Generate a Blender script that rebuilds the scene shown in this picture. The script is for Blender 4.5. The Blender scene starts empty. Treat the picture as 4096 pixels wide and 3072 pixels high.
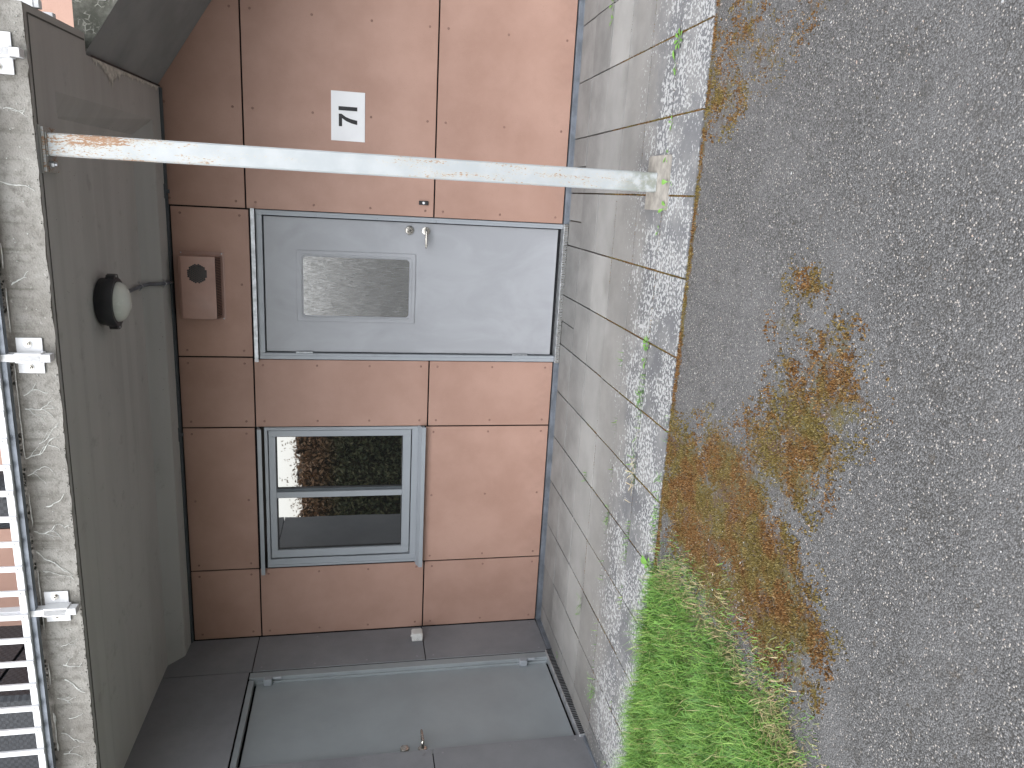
import bpy, bmesh, math, random
import numpy as np
from mathutils import Matrix, Vector, noise
R = math.radians
random.seed(7); rng = np.random.default_rng(7)
SC = bpy.context.scene
COL = SC.collection

# ------------------------------------------------------------------ camera
cam = bpy.data.cameras.new('camera'); cam_o = bpy.data.objects.new('camera', cam); COL.objects.link(cam_o)
yaw, pit, rol = -0.2541, -0.2055, 0.0038
cy, sy, cp, sp = math.cos(yaw), math.sin(yaw), math.cos(pit), math.sin(pit)
fw = Vector((sy*cp, cy*cp, sp)); r0 = Vector((cy, -sy, 0)); u0 = r0.cross(fw)
rt = math.cos(rol)*r0 + math.sin(rol)*u0; up = -math.sin(rol)*r0 + math.cos(rol)*u0
# the photograph is stored lying on its side: picture right = down in the place
cam_o.matrix_world = Matrix(((-up.x, rt.x, -fw.x, 0.1754), (-up.y, rt.y, -fw.y, -5.187), (-up.z, rt.z, -fw.z, 1.4206), (0, 0, 0, 1)))
cam.sensor_fit = 'HORIZONTAL'; cam.sensor_width = 36; cam.lens = 25.99
cam.clip_start = 0.05; cam.clip_end = 1000
SC.camera = cam_o
# ------------------------------------------------------------------ light
SUN_EL, SUN_AZ = 56, 195      # azimuth: 180 = straight from the camera side
W = bpy.data.worlds.new('World'); SC.world = W; W.use_nodes = True
wn = W.node_tree; wn.nodes.clear()
sky = wn.nodes.new('ShaderNodeTexSky'); sky.sky_type = 'NISHITA'; sky.sun_disc = False
sky.sun_elevation = R(SUN_EL); sky.sun_rotation = R(SUN_AZ); sky.air_density = 1.2; sky.dust_density = 2.5; sky.ozone_density = 1
hs = wn.nodes.new('ShaderNodeHueSaturation'); hs.inputs['Saturation'].default_value = 0.27
bg = wn.nodes.new('ShaderNodeBackground'); bg.inputs[1].default_value = 0.15
wo = wn.nodes.new('ShaderNodeOutputWorld')
wn.links.new(sky.outputs[0], hs.inputs['Color']); wn.links.new(hs.outputs[0], bg.inputs[0]); wn.links.new(bg.outputs[0], wo.inputs[0])
sl = bpy.data.lights.new('sun', 'SUN'); sl.energy = 0.8; sl.angle = R(80); sl.color = (1, 0.985, 0.965)
so = bpy.data.objects.new('sun', sl); COL.objects.link(so)
d = Vector((math.sin(R(SUN_AZ))*math.cos(R(SUN_EL)), math.cos(R(SUN_AZ))*math.cos(R(SUN_EL)), math.sin(R(SUN_EL))))
so.rotation_euler = d.to_track_quat('Z', 'Y').to_euler()
SC.view_settings.view_transform = 'Standard'; SC.view_settings.look = 'None'
SC.view_settings.exposure = 1.6; SC.view_settings.gamma = 1; SC.view_settings.use_curve_mapping = False
SC.cycles.max_bounces = 5; SC.cycles.diffuse_bounces = 4; SC.cycles.adaptive_threshold = 0.02

# ------------------------------------------------------------------ materials
class NT:
    def __init__(s, name):
        s.m = bpy.data.materials.new(name); s.m.use_nodes = True; s.t = s.m.node_tree
        s.b = s.t.nodes['Principled BSDF']; s.geo = s.n('ShaderNodeNewGeometry'); s.pos = s.geo.outputs['Position']
    def n(s, typ, **kw):
        o = s.t.nodes.new(typ)
        for k, v in kw.items(): setattr(o, k, v)
        return o
    def put(s, inp, v):
        if isinstance(v, bpy.types.NodeSocket): s.t.links.new(v, inp)
        elif v is not None:
            if isinstance(v, (tuple, list)) and len(v) == 3 and inp.type == 'RGBA': v = (*v, 1)
            inp.default_value = v
    def mp(s, scale=(1, 1, 1), src=None):
        o = s.n('ShaderNodeMapping'); s.put(o.inputs['Vector'], src or s.pos); o.inputs['Scale'].default_value = scale; return o.outputs[0]
    def noise(s, scale, detail=3, rough=.55, vec=None, dist=0):
        o = s.n('ShaderNodeTexNoise'); s.put(o.inputs['Vector'], vec or s.pos)
        o.inputs['Scale'].default_value = scale; o.inputs['Detail'].default_value = detail; o.inputs['Roughness'].default_value = rough; o.inputs['Distortion'].default_value = dist
        return o.outputs['Fac']
    def vor(s, scale, out='Distance', feat='F1', vec=None, rand=1):
        o = s.n('ShaderNodeTexVoronoi', feature=feat); s.put(o.inputs['Vector'], vec or s.pos); o.inputs['Scale'].default_value = scale; o.inputs['Randomness'].default_value = rand
        return o.outputs[out]
    def ramp(s, v, a, b, c=0., e=1., smooth=True):
        o = s.n('ShaderNodeMapRange', interpolation_type='SMOOTHSTEP' if smooth else 'LINEAR'); s.put(o.inputs[0], v)
        for i, k in enumerate((a, b, c, e)): s.put(o.inputs[i+1], k)
        return o.outputs[0]
    def math(s, op, a, b=None, c=None):
        o = s.n('ShaderNodeMath', operation=op); s.put(o.inputs[0], a); s.put(o.inputs[1], b)
        if c is not None: s.put(o.inputs[2], c)
        return o.outputs[0]
    def mix(s, f, a, b, mode='MIX'):
        o = s.n('ShaderNodeMix', data_type='RGBA', blend_type=mode); s.put(o.inputs[0], f); s.put(o.inputs[6], a); s.put(o.inputs[7], b); return o.outputs[2]
    def sep(s): 
        o = s.n('ShaderNodeSeparateXYZ'); s.put(o.inputs[0], s.pos); return o.outputs
    def rnd(s): return s.n('ShaderNodeObjectInfo').outputs['Random']
    def isl(s): return s.geo.outputs['Random Per Island']
    def attr(s, name): return s.n('ShaderNodeAttribute', attribute_name=name).outputs['Fac']
    def cr(s, v, stops):
        o = s.n('ShaderNodeValToRGB'); s.put(o.inputs[0], v); e = o.color_ramp.elements
        while len(e) < len(stops): e.new(.5)
        for x, (p, c) in zip(e, stops): x.position = p; x.color = (*c, 1)
        return o.outputs[0]
    def bump(s, h, dist=.002, strength=1.0, prev=None):
        o = s.n('ShaderNodeBump'); s.put(o.inputs['Height'], h); o.inputs['Distance'].default_value = dist; o.inputs['Strength'].default_value = strength
        if prev: s.put(o.inputs['Normal'], prev)
        return o.outputs[0]
    def done(s, col, rough=.6, bump=None, metal=0., spec=None, ior=None, coat=None):
        s.put(s.b.inputs['Base Color'], col); s.put(s.b.inputs['Roughness'], rough); s.put(s.b.inputs['Metallic'], metal)
        if bump is not None: s.put(s.b.inputs['Normal'], bump)
        if spec is not None: s.put(s.b.inputs['Specular IOR Level'], spec)
        if ior: s.b.inputs['IOR'].default_value = ior
        return s.m

def mat_panel(name, c, dark, light, rough=.55):
    t = NT(name); z = t.sep()
    big = t.noise(2.3, 4, .6); mid = t.noise(14, 4, .65); fine = t.noise(90, 3, .7, t.mp((1, 1, .6)))
    fleck = t.noise(150, 3, .65)
    col = t.mix(t.ramp(big, .3, .7), dark, light)
    col = t.mix(t.math('MULTIPLY', t.ramp(mid, .45, .75), .5), col, c)
    col = t.mix(t.math('MULTIPLY', t.ramp(fine, .55, .8), .25), col, tuple(min(1, x*1.35) for x in c))
    col = t.mix(t.math('MULTIPLY', t.math('MULTIPLY', t.ramp(fleck, .56, .7), t.ramp(t.noise(5, 4, .65), .42, .62)), .45), col, tuple(x*.6 for x in c))
    v = t.n('ShaderNodeHueSaturation'); t.put(v.inputs['Value'], t.math('MULTIPLY_ADD', t.rnd(), .1, .95)); t.put(v.inputs['Color'], col)
    dirt = t.math('MULTIPLY', t.ramp(z[2], .25, 0), t.ramp(t.noise(9, 4, .7), .35, .8))
    col = t.mix(t.math('MULTIPLY', dirt, .35), v.outputs[0], tuple(x*.6 for x in c))
    return t.done(col, rough, t.bump(fine, .0008, .35), spec=.35)

def mat_plain(name, c, rough=.5, metal=0., var=.12, scale=12, bumpd=.0005, spec=None, bscale=60):
    t = NT(name)
    col = t.mix(t.ramp(t.noise(scale, 4, .6), .3, .7), tuple(x*(1-var) for x in c), tuple(min(1, x*(1+var)) for x in c))
    rr = t.ramp(t.noise(scale*2.3, 3), .3, .7, max(.02, rough-.07), rough+.07)
    return t.done(col, rr, t.bump(t.noise(bscale, 3), bumpd, .4), metal, spec)

M = {}
M['orange'] = mat_panel('fibre_cement_terracotta', (.385, .242, .193), (.348, .213, .167), (.415, .264, .212))
M['grey'] = mat_panel('fibre_cement_grey', (.195, .20, .215), (.172, .176, .19), (.222, .226, .24), .5)
M['backing'] = mat_plain('dark_backing', (.012, .012, .014), .9)
M['plinth'] = mat_plain('plinth_metal', (.16, .18, .21), .45, .3, .25, 8)
M['trim'] = mat_plain('trim_metal', (.075, .088, .1), .5, .2, .15, 6)
M['white'] = mat_plain('white_powder_coat', (.72, .73, .75), .35, 0, .03, 10, .0002)
M['zinc'] = mat_plain('galvanised', (.46, .48, .5), .45, .7, .25, 25)
M['steel'] = mat_plain('brushed_steel', (.55, .53, .49), .28, 1., .1, 30, .0002)
M['rubber'] = mat_plain('black_plastic', (.018, .019, .021), .45, 0, .1)
M['lampring'] = mat_plain('lamp_housing', (.03, .031, .036), .5, 0, .15)
M['opal'] = mat_plain('opal_glass', (.62, .66, .62), .22, 0, .05, 9, .0002)
M['plasticbox'] = mat_plain('light_plastic', (.62, .62, .60), .4, 0, .05)
M['sign'] = mat_plain('sign_white', (.78, .79, .81), .35, 0, .03, 5, .0001)
M['black'] = mat_plain('black_print', (.012, .012, .014), .5)
M['vent'] = mat_plain('vent_paint', (.36, .215, .175), .38, 0, .08, 6)
M['orange_screw'] = mat_plain('painted_screw', (.235, .135, .105), .5); M['grey_screw'] = mat_plain('bare_screw', (.26, .26, .28), .4, .3)

def mat_doorpaint(name, c, rough):
    t = NT(name); 
    sm = t.noise(2.2, 4, .6, t.mp((1.6, 1, .8)), 1.2)
    col = t.mix(t.ramp(sm, .35, .7), tuple(x*.93 for x in c), tuple(x*1.05 for x in c))
    col = t.mix(t.math('MULTIPLY', t.ramp(t.noise(30, 4, .7), .6, .8), .12), col, tuple(x*.7 for x in c))
    # wiped arcs
    z = t.sep(); dx = t.math('SUBTRACT', z[0], -.42); dz = t.math('SUBTRACT', z[2], 1.45)
    rr = t.math('SQRT', t.math('ADD', t.math('MULTIPLY', dx, dx), t.math('MULTIPLY', t.math('MULTIPLY', dz, dz), .62)))
    arc = t.math('MULTIPLY', t.ramp(t.noise(3, 3, .6), .45, .7), t.math('MULTIPLY', t.ramp(rr, .38, .42), t.ramp(rr, .47, .425)))
    col = t.mix(t.math('MULTIPLY', arc, .30), col, tuple(x*.62 for x in c))
    return t.done(col, t.ramp(sm, .3, .7, rough-.05, rough+.08), t.bump(t.noise(120, 2), .0003, .3), spec=.4)
M['door'] = mat_doorpaint('door_paint', (.335, .346, .37), .42)
M['frame'] = mat_plain('frame_paint', (.31, .335, .365), .38, .0, .03, 4, .0001)
M['doorL'] = mat_plain('side_door_paint', (.27, .297, .312), .42, 0, .06, 2.5, .0001)
M['winframe'] = mat_plain('window_paint', (.31, .335, .365), .36, .0, .02, 4, .0001)

def mat_glass():
    t = NT('window_glass')
    return t.done((.008, .010, .010), .015, t.bump(t.noise(5, 2), .0012, .25), ior=3.3)
M['glass'] = mat_glass()
def mat_reeded():
    t = NT('textured_glass')
    h = t.noise(1, 3, .55, t.mp((150, 1, 11)), .25); h2 = t.noise(1, 2, .5, t.mp((70, 1, 9)), .1)
    col = t.mix(t.ramp(h, .45, .7), (.06, .062, .063), (.12, .122, .123))
    return t.done(col, .27, t.bump(t.math('ADD', h, h2), .0035, .7), ior=3.0)
M['reeded'] = mat_reeded()

def mat_soffit():
    t = NT('soffit_concrete'); z = t.sep()
    big = t.noise(1.3, 4, .6, t.mp((.6, 1.6, 1))); mid = t.noise(9, 4, .65); fine = t.noise(120, 3, .6)
    board = t.noise(1, 2, .5, t.mp((.25, 11, 1)))
    col = t.mix(t.ramp(big, .3, .7), (.385, .383, .372), (.45, .448, .436))
    col = t.mix(t.math('MULTIPLY', t.ramp(board, .42, .56), .5), col, (.47, .472, .458))
    col = t.mix(t.math('MULTIPLY', t.ramp(mid, .58, .76), .35), col, (.22, .216, .206))
    hol = t.vor(26)
    pit = t.math('MULTIPLY', t.ramp(hol, .085, .05), t.ramp(t.noise(4, 2), .5, .6))
    col = t.mix(t.math('MULTIPLY', pit, .8), col, (.05, .05, .048))
    # brownish tint at the wet right end
    col = t.mix(t.math('MULTIPLY', t.ramp(z[0], .2, .75), .35), col, (.30, .262, .235))
    return t.done(col, .85, t.bump(t.math('SUBTRACT', fine, t.math('MULTIPLY', pit, 2)), .0015, .5), spec=.2)
M['soffit'] = mat_soffit()
def mat_stair():
    t = NT('stair_concrete')
    col = t.mix(t.ramp(t.noise(2.5, 4, .6), .3, .7), (.20, .208, .21), (.26, .268, .268))
    col = t.mix(t.math('MULTIPLY', t.ramp(t.noise(11, 4, .7), .6, .8), .4), col, (.11, .112, .112))
    return t.done(col, .85, t.bump(t.noise(110, 3), .0012, .5), spec=.2)
M['stair'] = mat_stair()
def mat_stair_side():
    t = NT('lichen_concrete')
    col = t.mix(t.ramp(t.noise(6, 5, .7), .35, .65), (.075, .078, .066), (.19, .19, .17))
    w = t.vor(38, 'Distance', 'DISTANCE_TO_EDGE', None, 1); n = t.noise(9, 4, .65)
    li = t.math('MULTIPLY', t.ramp(t.math('ADD', w, t.math('MULTIPLY', t.noise(60, 3), .12)), .16, .10), t.ramp(n, .46, .56))
    col = t.mix(t.math('MULTIPLY', li, .75), col, (.36, .36, .325))
    return t.done(col, .9, t.bump(t.noise(70, 4, .7), .004, .7), spec=.15)
M['stair_side'] = mat_stair_side()
def mat_fascia():
    t = NT('weathered_concrete'); z = t.sep()
    big = t.noise(3, 4, .65, t.mp((1.4, 1, .7))); mid = t.noise(26, 6, .75); fine = t.noise(130, 3, .75)
    col = t.mix(t.ramp(big, .3, .7), (.22, .21, .193), (.33, .322, .302))
    col = t.mix(t.math('MULTIPLY', t.ramp(mid, .46, .66), .6), col, (.13, .122, .108))
    col = t.mix(t.math('MULTIPLY', t.ramp(fine, .56, .70), .5), col, (.075, .07, .062))
    topm = t.math('MULTIPLY', t.ramp(z[2], 2.835, 2.885), t.ramp(t.noise(5, 5, .7), .3, .6))
    col = t.mix(t.math('MULTIPLY', topm, .8), col, (.055, .052, .045))
    streak = t.math('MULTIPLY', t.ramp(t.noise(1, 4, .6, t.mp((30, 1, 1.0))), .52, .68), t.ramp(z[2], 2.68, 2.84))
    col = t.mix(t.math('MULTIPLY', streak, .6), col, (.10, .095, .08))
    bright = t.math('MULTIPLY', t.ramp(t.noise(4, 4, .6), .55, .7), t.ramp(z[2], 2.80, 2.72))
    col = t.mix(t.math('MULTIPLY', bright, .6), col, (.38, .372, .345))
    fleck = t.ramp(t.noise(45, 2, .5), .70, .76)
    col = t.mix(t.math('MULTIPLY', fleck, .5), col, (.45, .445, .42))
    return t.done(col, .9, t.bump(t.math('ADD', mid, t.math('MULTIPLY', fine, .6)), .006, .8), spec=.15)
M['fascia'] = mat_fascia()
M['efflo'] = mat_plain('lime_deposit', (.50, .51, .49), .85, 0, .2, 40, .003)
M['efflo_d'] = mat_plain('dull_lime_deposit', (.50, .47, .42), .85, 0, .25, 40, .003)

def mat_slab():
    t = NT('paving_concrete'); z = t.sep(); y = z[1]
    wob = t.math('MULTIPLY_ADD', t.noise(2.2, 3, .6), .5, -.25); yy = t.math('ADD', y, wob)
    big = t.noise(4, 4, .65); fine = t.noise(140, 3, .7); sand = t.noise(320, 2, .6)
    col = t.mix(t.ramp(big, .3, .7), (.165, .166, .164), (.222, .223, .220))
    clean = t.math('MULTIPLY', t.ramp(yy, -.55, -.8), t.ramp(yy, -1.10, -.98))
    col = t.mix(t.math('MULTIPLY', clean, .42), col, (.30, .30, .292))
    outer = t.ramp(yy, -1.15, -1.65)
    col = t.mix(t.math('MULTIPLY', outer, t.ramp(t.noise(5, 4, .6), .35, .6, .35, .95)), col, (.105, .108, .116))
    brown = t.math('MULTIPLY', t.ramp(yy, -.9, -1.2), t.ramp(yy, -1.7, -1.4))
    col = t.mix(t.math('MULTIPLY', brown, .35), col, (.175, .166, .152))
    v = t.n('ShaderNodeHueSaturation'); t.put(v.inputs['Value'], t.math('MULTIPLY_ADD', t.rnd(), .22, .89)); t.put(v.inputs['Color'], col); col = v.outputs[0]
    col = t.mix(t.math('MULTIPLY', t.ramp(sand, .55, .75), .3), col, (.29, .286, .275))
    col = t.mix(t.math('MULTIPLY', t.ramp(fine, .6, .78), .4), col, (.085, .083, .078))
    lm = t.math('MULTIPLY', t.ramp(yy, -1.12, -1.72), t.ramp(t.noise(3.1, 3, .6), .32, .56, .12, 1))
    l1 = t.noise(62, 2, .5, None, .2); th = t.math('MULTIPLY_ADD', lm, -.20, .70)
    lich = t.math('MULTIPLY', t.ramp(t.math('SUBTRACT', l1, th), 0, .018), t.ramp(lm, .05, .25))
    col = t.mix(t.math('MULTIPLY', lich, .82), col, (.35, .36, .36))
    h = t.math('ADD', t.math('MULTIPLY', fine, .9), t.math('MULTIPLY', lich, .6))
    return t.done(col, .88, t.bump(h, .002, .6), spec=.2)
M['slab'] = mat_slab()
M['soil'] = mat_plain('joint_soil', (.055, .042, .028), .95, 0, .4, 40, .004)
M['footing'] = mat_plain('footing_concrete', (.23, .217, .195), .9, 0, .2, 22, .003)

def mat_asphalt():
    t = NT('old_asphalt'); z = t.sep()
    st = t.vor(210, 'Color'); sd = t.vor(210); s2 = t.vor(420, 'Color')
    bw = t.n('ShaderNodeSeparateColor'); t.put(bw.inputs[0], st); r, g, b = bw.outputs
    b2 = t.n('ShaderNodeSeparateColor'); t.put(b2.inputs[0], s2)
    col = t.cr(r, [(0, (.045, .045, .044)), (.35, (.088, .088, .089)), (.7, (.13, .131, .133)), (1, (.19, .19, .192))])
    col = t.mix(.35, col, t.cr(b2.outputs[0], [(0, (.028, .028, .028)), (.6, (.104, .104, .106)), (1, (.2, .2, .202))]))
    col = t.mix(t.ramp(g, .95, .955), col, (.34, .315, .29))
    col = t.mix(t.ramp(sd, .45, .75), col, (.045, .044, .042))
    col = t.mix(t.math('MULTIPLY', t.ramp(t.noise(2.1, 5, .65), .35, .75), .35), col, (.15, .15, .152))
    col = t.mix(t.math('MULTIPLY', t.ramp(t.noise(11, 5, .7), .54, .70), .5), col, (.048, .046, .043))
    col = t.mix(t.math('MULTIPLY', t.ramp(t.noise(26, 4, .7), .62, .72), .55), col, (.06, .048, .034))
    col = t.mix(t.math('MULTIPLY', t.ramp(t.noise(48, 3, .6), .70, .76), .5), col, (.24, .235, .225))
    mo = t.attr('moss'); mn = t.noise(34, 4, .7); mm = t.ramp(t.math('ADD', mo, t.math('MULTIPLY_ADD', mn, 1.5, -.75)), .36, .66)
    mm = t.math('MULTIPLY', mm, t.ramp(sd, .16, .36, .25, 1))
    mcol = t.mix(t.ramp(t.noise(7, 4, .6), .38, .62), (.075, .042, .02), (.085, .072, .024))
    col = t.mix(t.math('MULTIPLY', mm, .9), col, mcol)
    h = t.math('SUBTRACT', t.math('MULTIPLY', t.noise(90, 3, .7), .7), sd)
    return t.done(col, .85, t.bump(h, .0045, .8), spec=.25)
M['asphalt'] = mat_asphalt()
def mat_isl(name, stops, rough=.6, spec=.3, trans=0):
    t = NT(name); c = t.cr(t.isl(), stops)
    if trans: t.b.inputs['Subsurface Weight'].default_value = 0
    return t.done(c, rough, spec=spec)
M['grass'] = mat_isl('grass_blade', [(0, (.03, .085, .016)), (.3, (.07, .175, .03)), (.6, (.12, .25, .045)), (.96, (.2, .34, .07)), (.98, (.34, .31, .14)), (1, (.4, .36, .2))], .5, .35)
M['drygrass'] = mat_isl('dry_grass_blade', [(0, (.10, .17, .05)), (.35, (.18, .2, .08)), (.5, (.30, .24, .12)), (1, (.40, .33, .2))], .6)
def mat_moss():
    t = NT('moss_tuft'); i = t.isl()
    br = t.cr(i, [(0, (.05, .026, .011)), (.5, (.135, .068, .024)), (.85, (.19, .105, .042)), (1, (.26, .18, .095))]); ol = t.cr(i, [(0, (.055, .042, .014)), (.5, (.12, .09, .028)), (.85, (.17, .135, .05)), (1, (.25, .21, .10))])
    return t.done(t.mix(t.ramp(t.noise(5.5, 4, .65), .42, .60), br, ol), .85, spec=.1)
M['moss'] = mat_moss()
M['pebble'] = mat_isl('stone_chip', [(0, (.38, .37, .35)), (.3, (.3, .22, .19)), (.5, (.36, .28, .23)), (.7, (.2, .21, .22)), (1, (.48, .48, .48))], .6)
M['leaf'] = mat_isl('weed_leaf', [(0, (.08, .20, .035)), (1, (.15, .29, .06))], .45, .4)
M['straw'] = mat_isl('dead_stem', [(0, (.42, .34, .2)), (1, (.5, .44, .28))], .7)
def mat_hedge():
    t = NT('hedge_leaf'); z = t.sep()
    g = t.cr(t.isl(), [(0, (.07, .085, .04)), (.5, (.14, .15, .07)), (1, (.24, .22, .11))])
    br = t.cr(t.isl(), [(0, (.22, .12, .06)), (1, (.46, .28, .15))])
    return t.done(t.mix(t.ramp(t.math('ADD', z[2], t.math('MULTIPLY', t.noise(2, 2), .6)), 2.1, 2.6), g, br), .6)
M['hedge'] = mat_hedge()
def mat_post():
    t = NT('rusty_white_paint'); z = t.sep(); zz = z[2]
    base = t.mix(t.ramp(t.noise(9, 3), .3, .7), (.345, .372, .388), (.40, .425, .44))
    n1 = t.noise(1, 4, .7, t.mp((230, 230, 75)), .3); pm = t.noise(1, 3, .6, t.mp((20, 20, 2.2)))
    dens = t.math('ADD', t.math('MULTIPLY', t.ramp(zz, 1.9, 2.55), .24), t.math('MULTIPLY', t.math('MULTIPLY', t.ramp(zz, .25, .6), t.ramp(zz, 1.55, 1.1)), .06))
    th = t.math('SUBTRACT', t.math('SUBTRACT', .80, t.math('MULTIPLY', t.ramp(pm, .42, .7), .22)), dens)
    ru = t.ramp(t.math('SUBTRACT', n1, th), 0, .06)
    halo = t.ramp(t.math('SUBTRACT', n1, t.math('SUBTRACT', th, .1)), 0, .12)
    col = t.mix(t.math('MULTIPLY', halo, .5), base, (.50, .45, .34))
    col = t.mix(ru, col, t.mix(t.noise(40, 3), (.24, .13, .075), (.34, .22, .145)))
    alg = t.math('MULTIPLY', t.ramp(zz, .30, .04), t.ramp(t.noise(14, 4, .65), .34, .52))
    col = t.mix(t.math('MULTIPLY', alg, .75), col, (.17, .185, .145))
    return t.done(col, t.ramp(ru, 0, 1, .38, .8), t.bump(t.math('ADD', n1, ru), .0012, .5))
M['post'] = mat_post()
def mat_wicker():
    t = NT('dark_wicker'); w = t.n('ShaderNodeTexChecker'); t.put(w.inputs['Vector'], t.pos); w.inputs['Scale'].default_value = 60
    col = t.mix(w.outputs['Fac'], (.022, .025, .031), (.042, .047, .056))
    return t.done(col, .55, t.bump(t.math('MULTIPLY_ADD', w.outputs['Fac'], 1, t.noise(50)), .004, .8))
M['wicker'] = mat_wicker()
M['rug'] = mat_plain('woven_rug', (.10, .125, .155), .9, 0, .5, 90, .004)
M['cushion'] = mat_plain('grey_cushion', (.34, .31, .30), .9, 0, .08, 30, .002)
M['boxmark'] = mat_plain('moulded_mark', (.33, .33, .33), .5)

# ------------------------------------------------------------------ geometry helpers
class MB:
    def __init__(s): s.v = []; s.f = []
    def add(s, vs, fs):
        o = len(s.v); s.v += [tuple(p) for p in vs]; s.f += [tuple(i+o for i in f) for f in fs]; return s
    def box(s, x0, x1, y0, y1, z0, z1, bev=0.):
        if x1 < x0: x0, x1 = x1, x0
        if y1 < y0: y0, y1 = y1, y0
        if z1 < z0: z0, z1 = z1, z0
        if bev <= 0:
            return s.add([(x, y, z) for z in (z0, z1) for y in (y0, y1) for x in (x0, x1)],
                         [(0, 2, 3, 1), (4, 5, 7, 6), (0, 1, 5, 4), (2, 6, 7, 3), (0, 4, 6, 2), (1, 3, 7, 5)])
        bm = bmesh.new(); bmesh.ops.create_cube(bm, size=1)
        bmesh.ops.scale(bm, vec=(x1-x0, y1-y0, z1-z0), verts=bm.verts); bmesh.ops.translate(bm, vec=((x0+x1)/2, (y0+y1)/2, (z0+z1)/2), verts=bm.verts)
        bmesh.ops.bevel(bm, geom=bm.edges[:], offset=bev, segments=1, affect='EDGES', clamp_overlap=True)
        return s.bm(bm)
    def bm(s, bm):
        bm.verts.index_update(); s.add([v.co for v in bm.verts], [[v.index for v in f.verts] for f in bm.faces]); bm.free(); return s
    def prism(s, poly, axis, a, b):
        n = len(poly)
        def P(p, t): return {'x': (t, p[0], p[1]), 'y': (p[0], t, p[1]), 'z': (p[0], p[1], t)}[axis]
        vs = [P(p, a) for p in poly] + [P(p, b) for p in poly]
        return s.add(vs, [tuple(range(n)), tuple(range(2*n-1, n-1, -1))] + [(i, (i+1) % n, n+(i+1) % n, n+i) for i in range(n)])
    def lathe(s, c, axis, prof, n=24):   # prof: (radius, distance along axis)
        ax = Vector(axis).normalized(); a = ax.orthogonal().normalized(); b = ax.cross(a); c = Vector(c); vs = []; fs = []
        for r, t in prof:
            for i in range(n):
                w = 2*math.pi*i/n; vs.append(c + ax*t + (a*math.cos(w) + b*math.sin(w))*max(r, 1e-5))
        for k in range(len(prof)-1):
            for i in range(n): fs.append((k*n+i, k*n+(i+1) % n, (k+1)*n+(i+1) % n, (k+1)*n+i))
        fs.append(tuple(range(n-1, -1, -1))); fs.append(tuple(range((len(prof)-1)*n, len(prof)*n)))
        return s.add(vs, fs)
    def tube(s, pts, rad, n=10):
        pts = [Vector(p) for p in pts]; rad = rad if isinstance(rad, (list, tuple)) else [rad]*len(pts); vs = []; fs = []; a = None
        for k, p in enumerate(pts):
            t = (pts[min(k+1, len(pts)-1)] - pts[max(k-1, 0)]).normalized()
            a = t.orthogonal().normalized() if a is None else (a - t*a.dot(t)).normalized(); b = t.cross(a)
            for i in range(n):
                w = 2*math.pi*i/n; vs.append(p + (a*math.cos(w)+b*math.sin(w))*rad[k])
        for k in range(len(pts)-1):
            for i in range(n): fs.append((k*n+i, k*n+(i+1) % n, (k+1)*n+(i+1) % n, (k+1)*n+i))
        fs.append(tuple(range(n-1, -1, -1))); fs.append(tuple(range((len(pts)-1)*n, len(pts)*n)))
        return s.add(vs, fs)
    def mesh(s, name, m, org=(0, 0, 0), smooth=False):
        me = bpy.data.meshes.new(name); o = Vector(org)
        me.from_pydata([Vector(p)-o for p in s.v], [], s.f); me.materials.append(m); me.update()
        bm = bmesh.new(); bm.from_mesh(me); bmesh.ops.recalc_face_normals(bm, faces=bm.faces); bm.to_mesh(me); bm.free()
        if smooth: me.shade_smooth(); me.set_sharp_from_angle(angle=R(38))
        return me
def link(name, data, parent=None, loc=(0, 0, 0)):
    o = bpy.data.objects.new(name, data); COL.objects.link(o); o.location = loc
    if parent: o.parent = parent
    return o
def tag(o, label=None, cat=None, group=None, kind=None):
    for k, v in (('label', label), ('category', cat), ('group', group), ('kind', kind)):
        if v: o[k] = v
    return o
def thing(name, loc, label, cat, group=None):
    o = tag(link(name, None, None, loc), label, cat, group); o.empty_display_size = .1; return o
def root_of(o):
    while o.parent: o = o.parent
    return o
def part(name, mb, m, parent, smooth=False, kind=None, label=None):
    me = mb.mesh(name, M[m] if isinstance(m, str) else m, root_of(parent).location, smooth)
    return tag(link(name, me, parent), label=label, kind=kind)
def solo(name, mb, m, org, label, cat, group=None, smooth=False, kind=None):
    return tag(link(name, mb.mesh(name, M[m], org, smooth), None, org), label, cat, group, kind)
def B(*a, **k): return MB().box(*a, **k)
def raw(name, V, F, m):          # numpy polygons
    me = bpy.data.meshes.new(name); me.from_pydata(V, [], F); me.materials.append(M[m]); me.update(); return me

def gz(y): return -.035 - .018*max(y, -6.)

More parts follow.
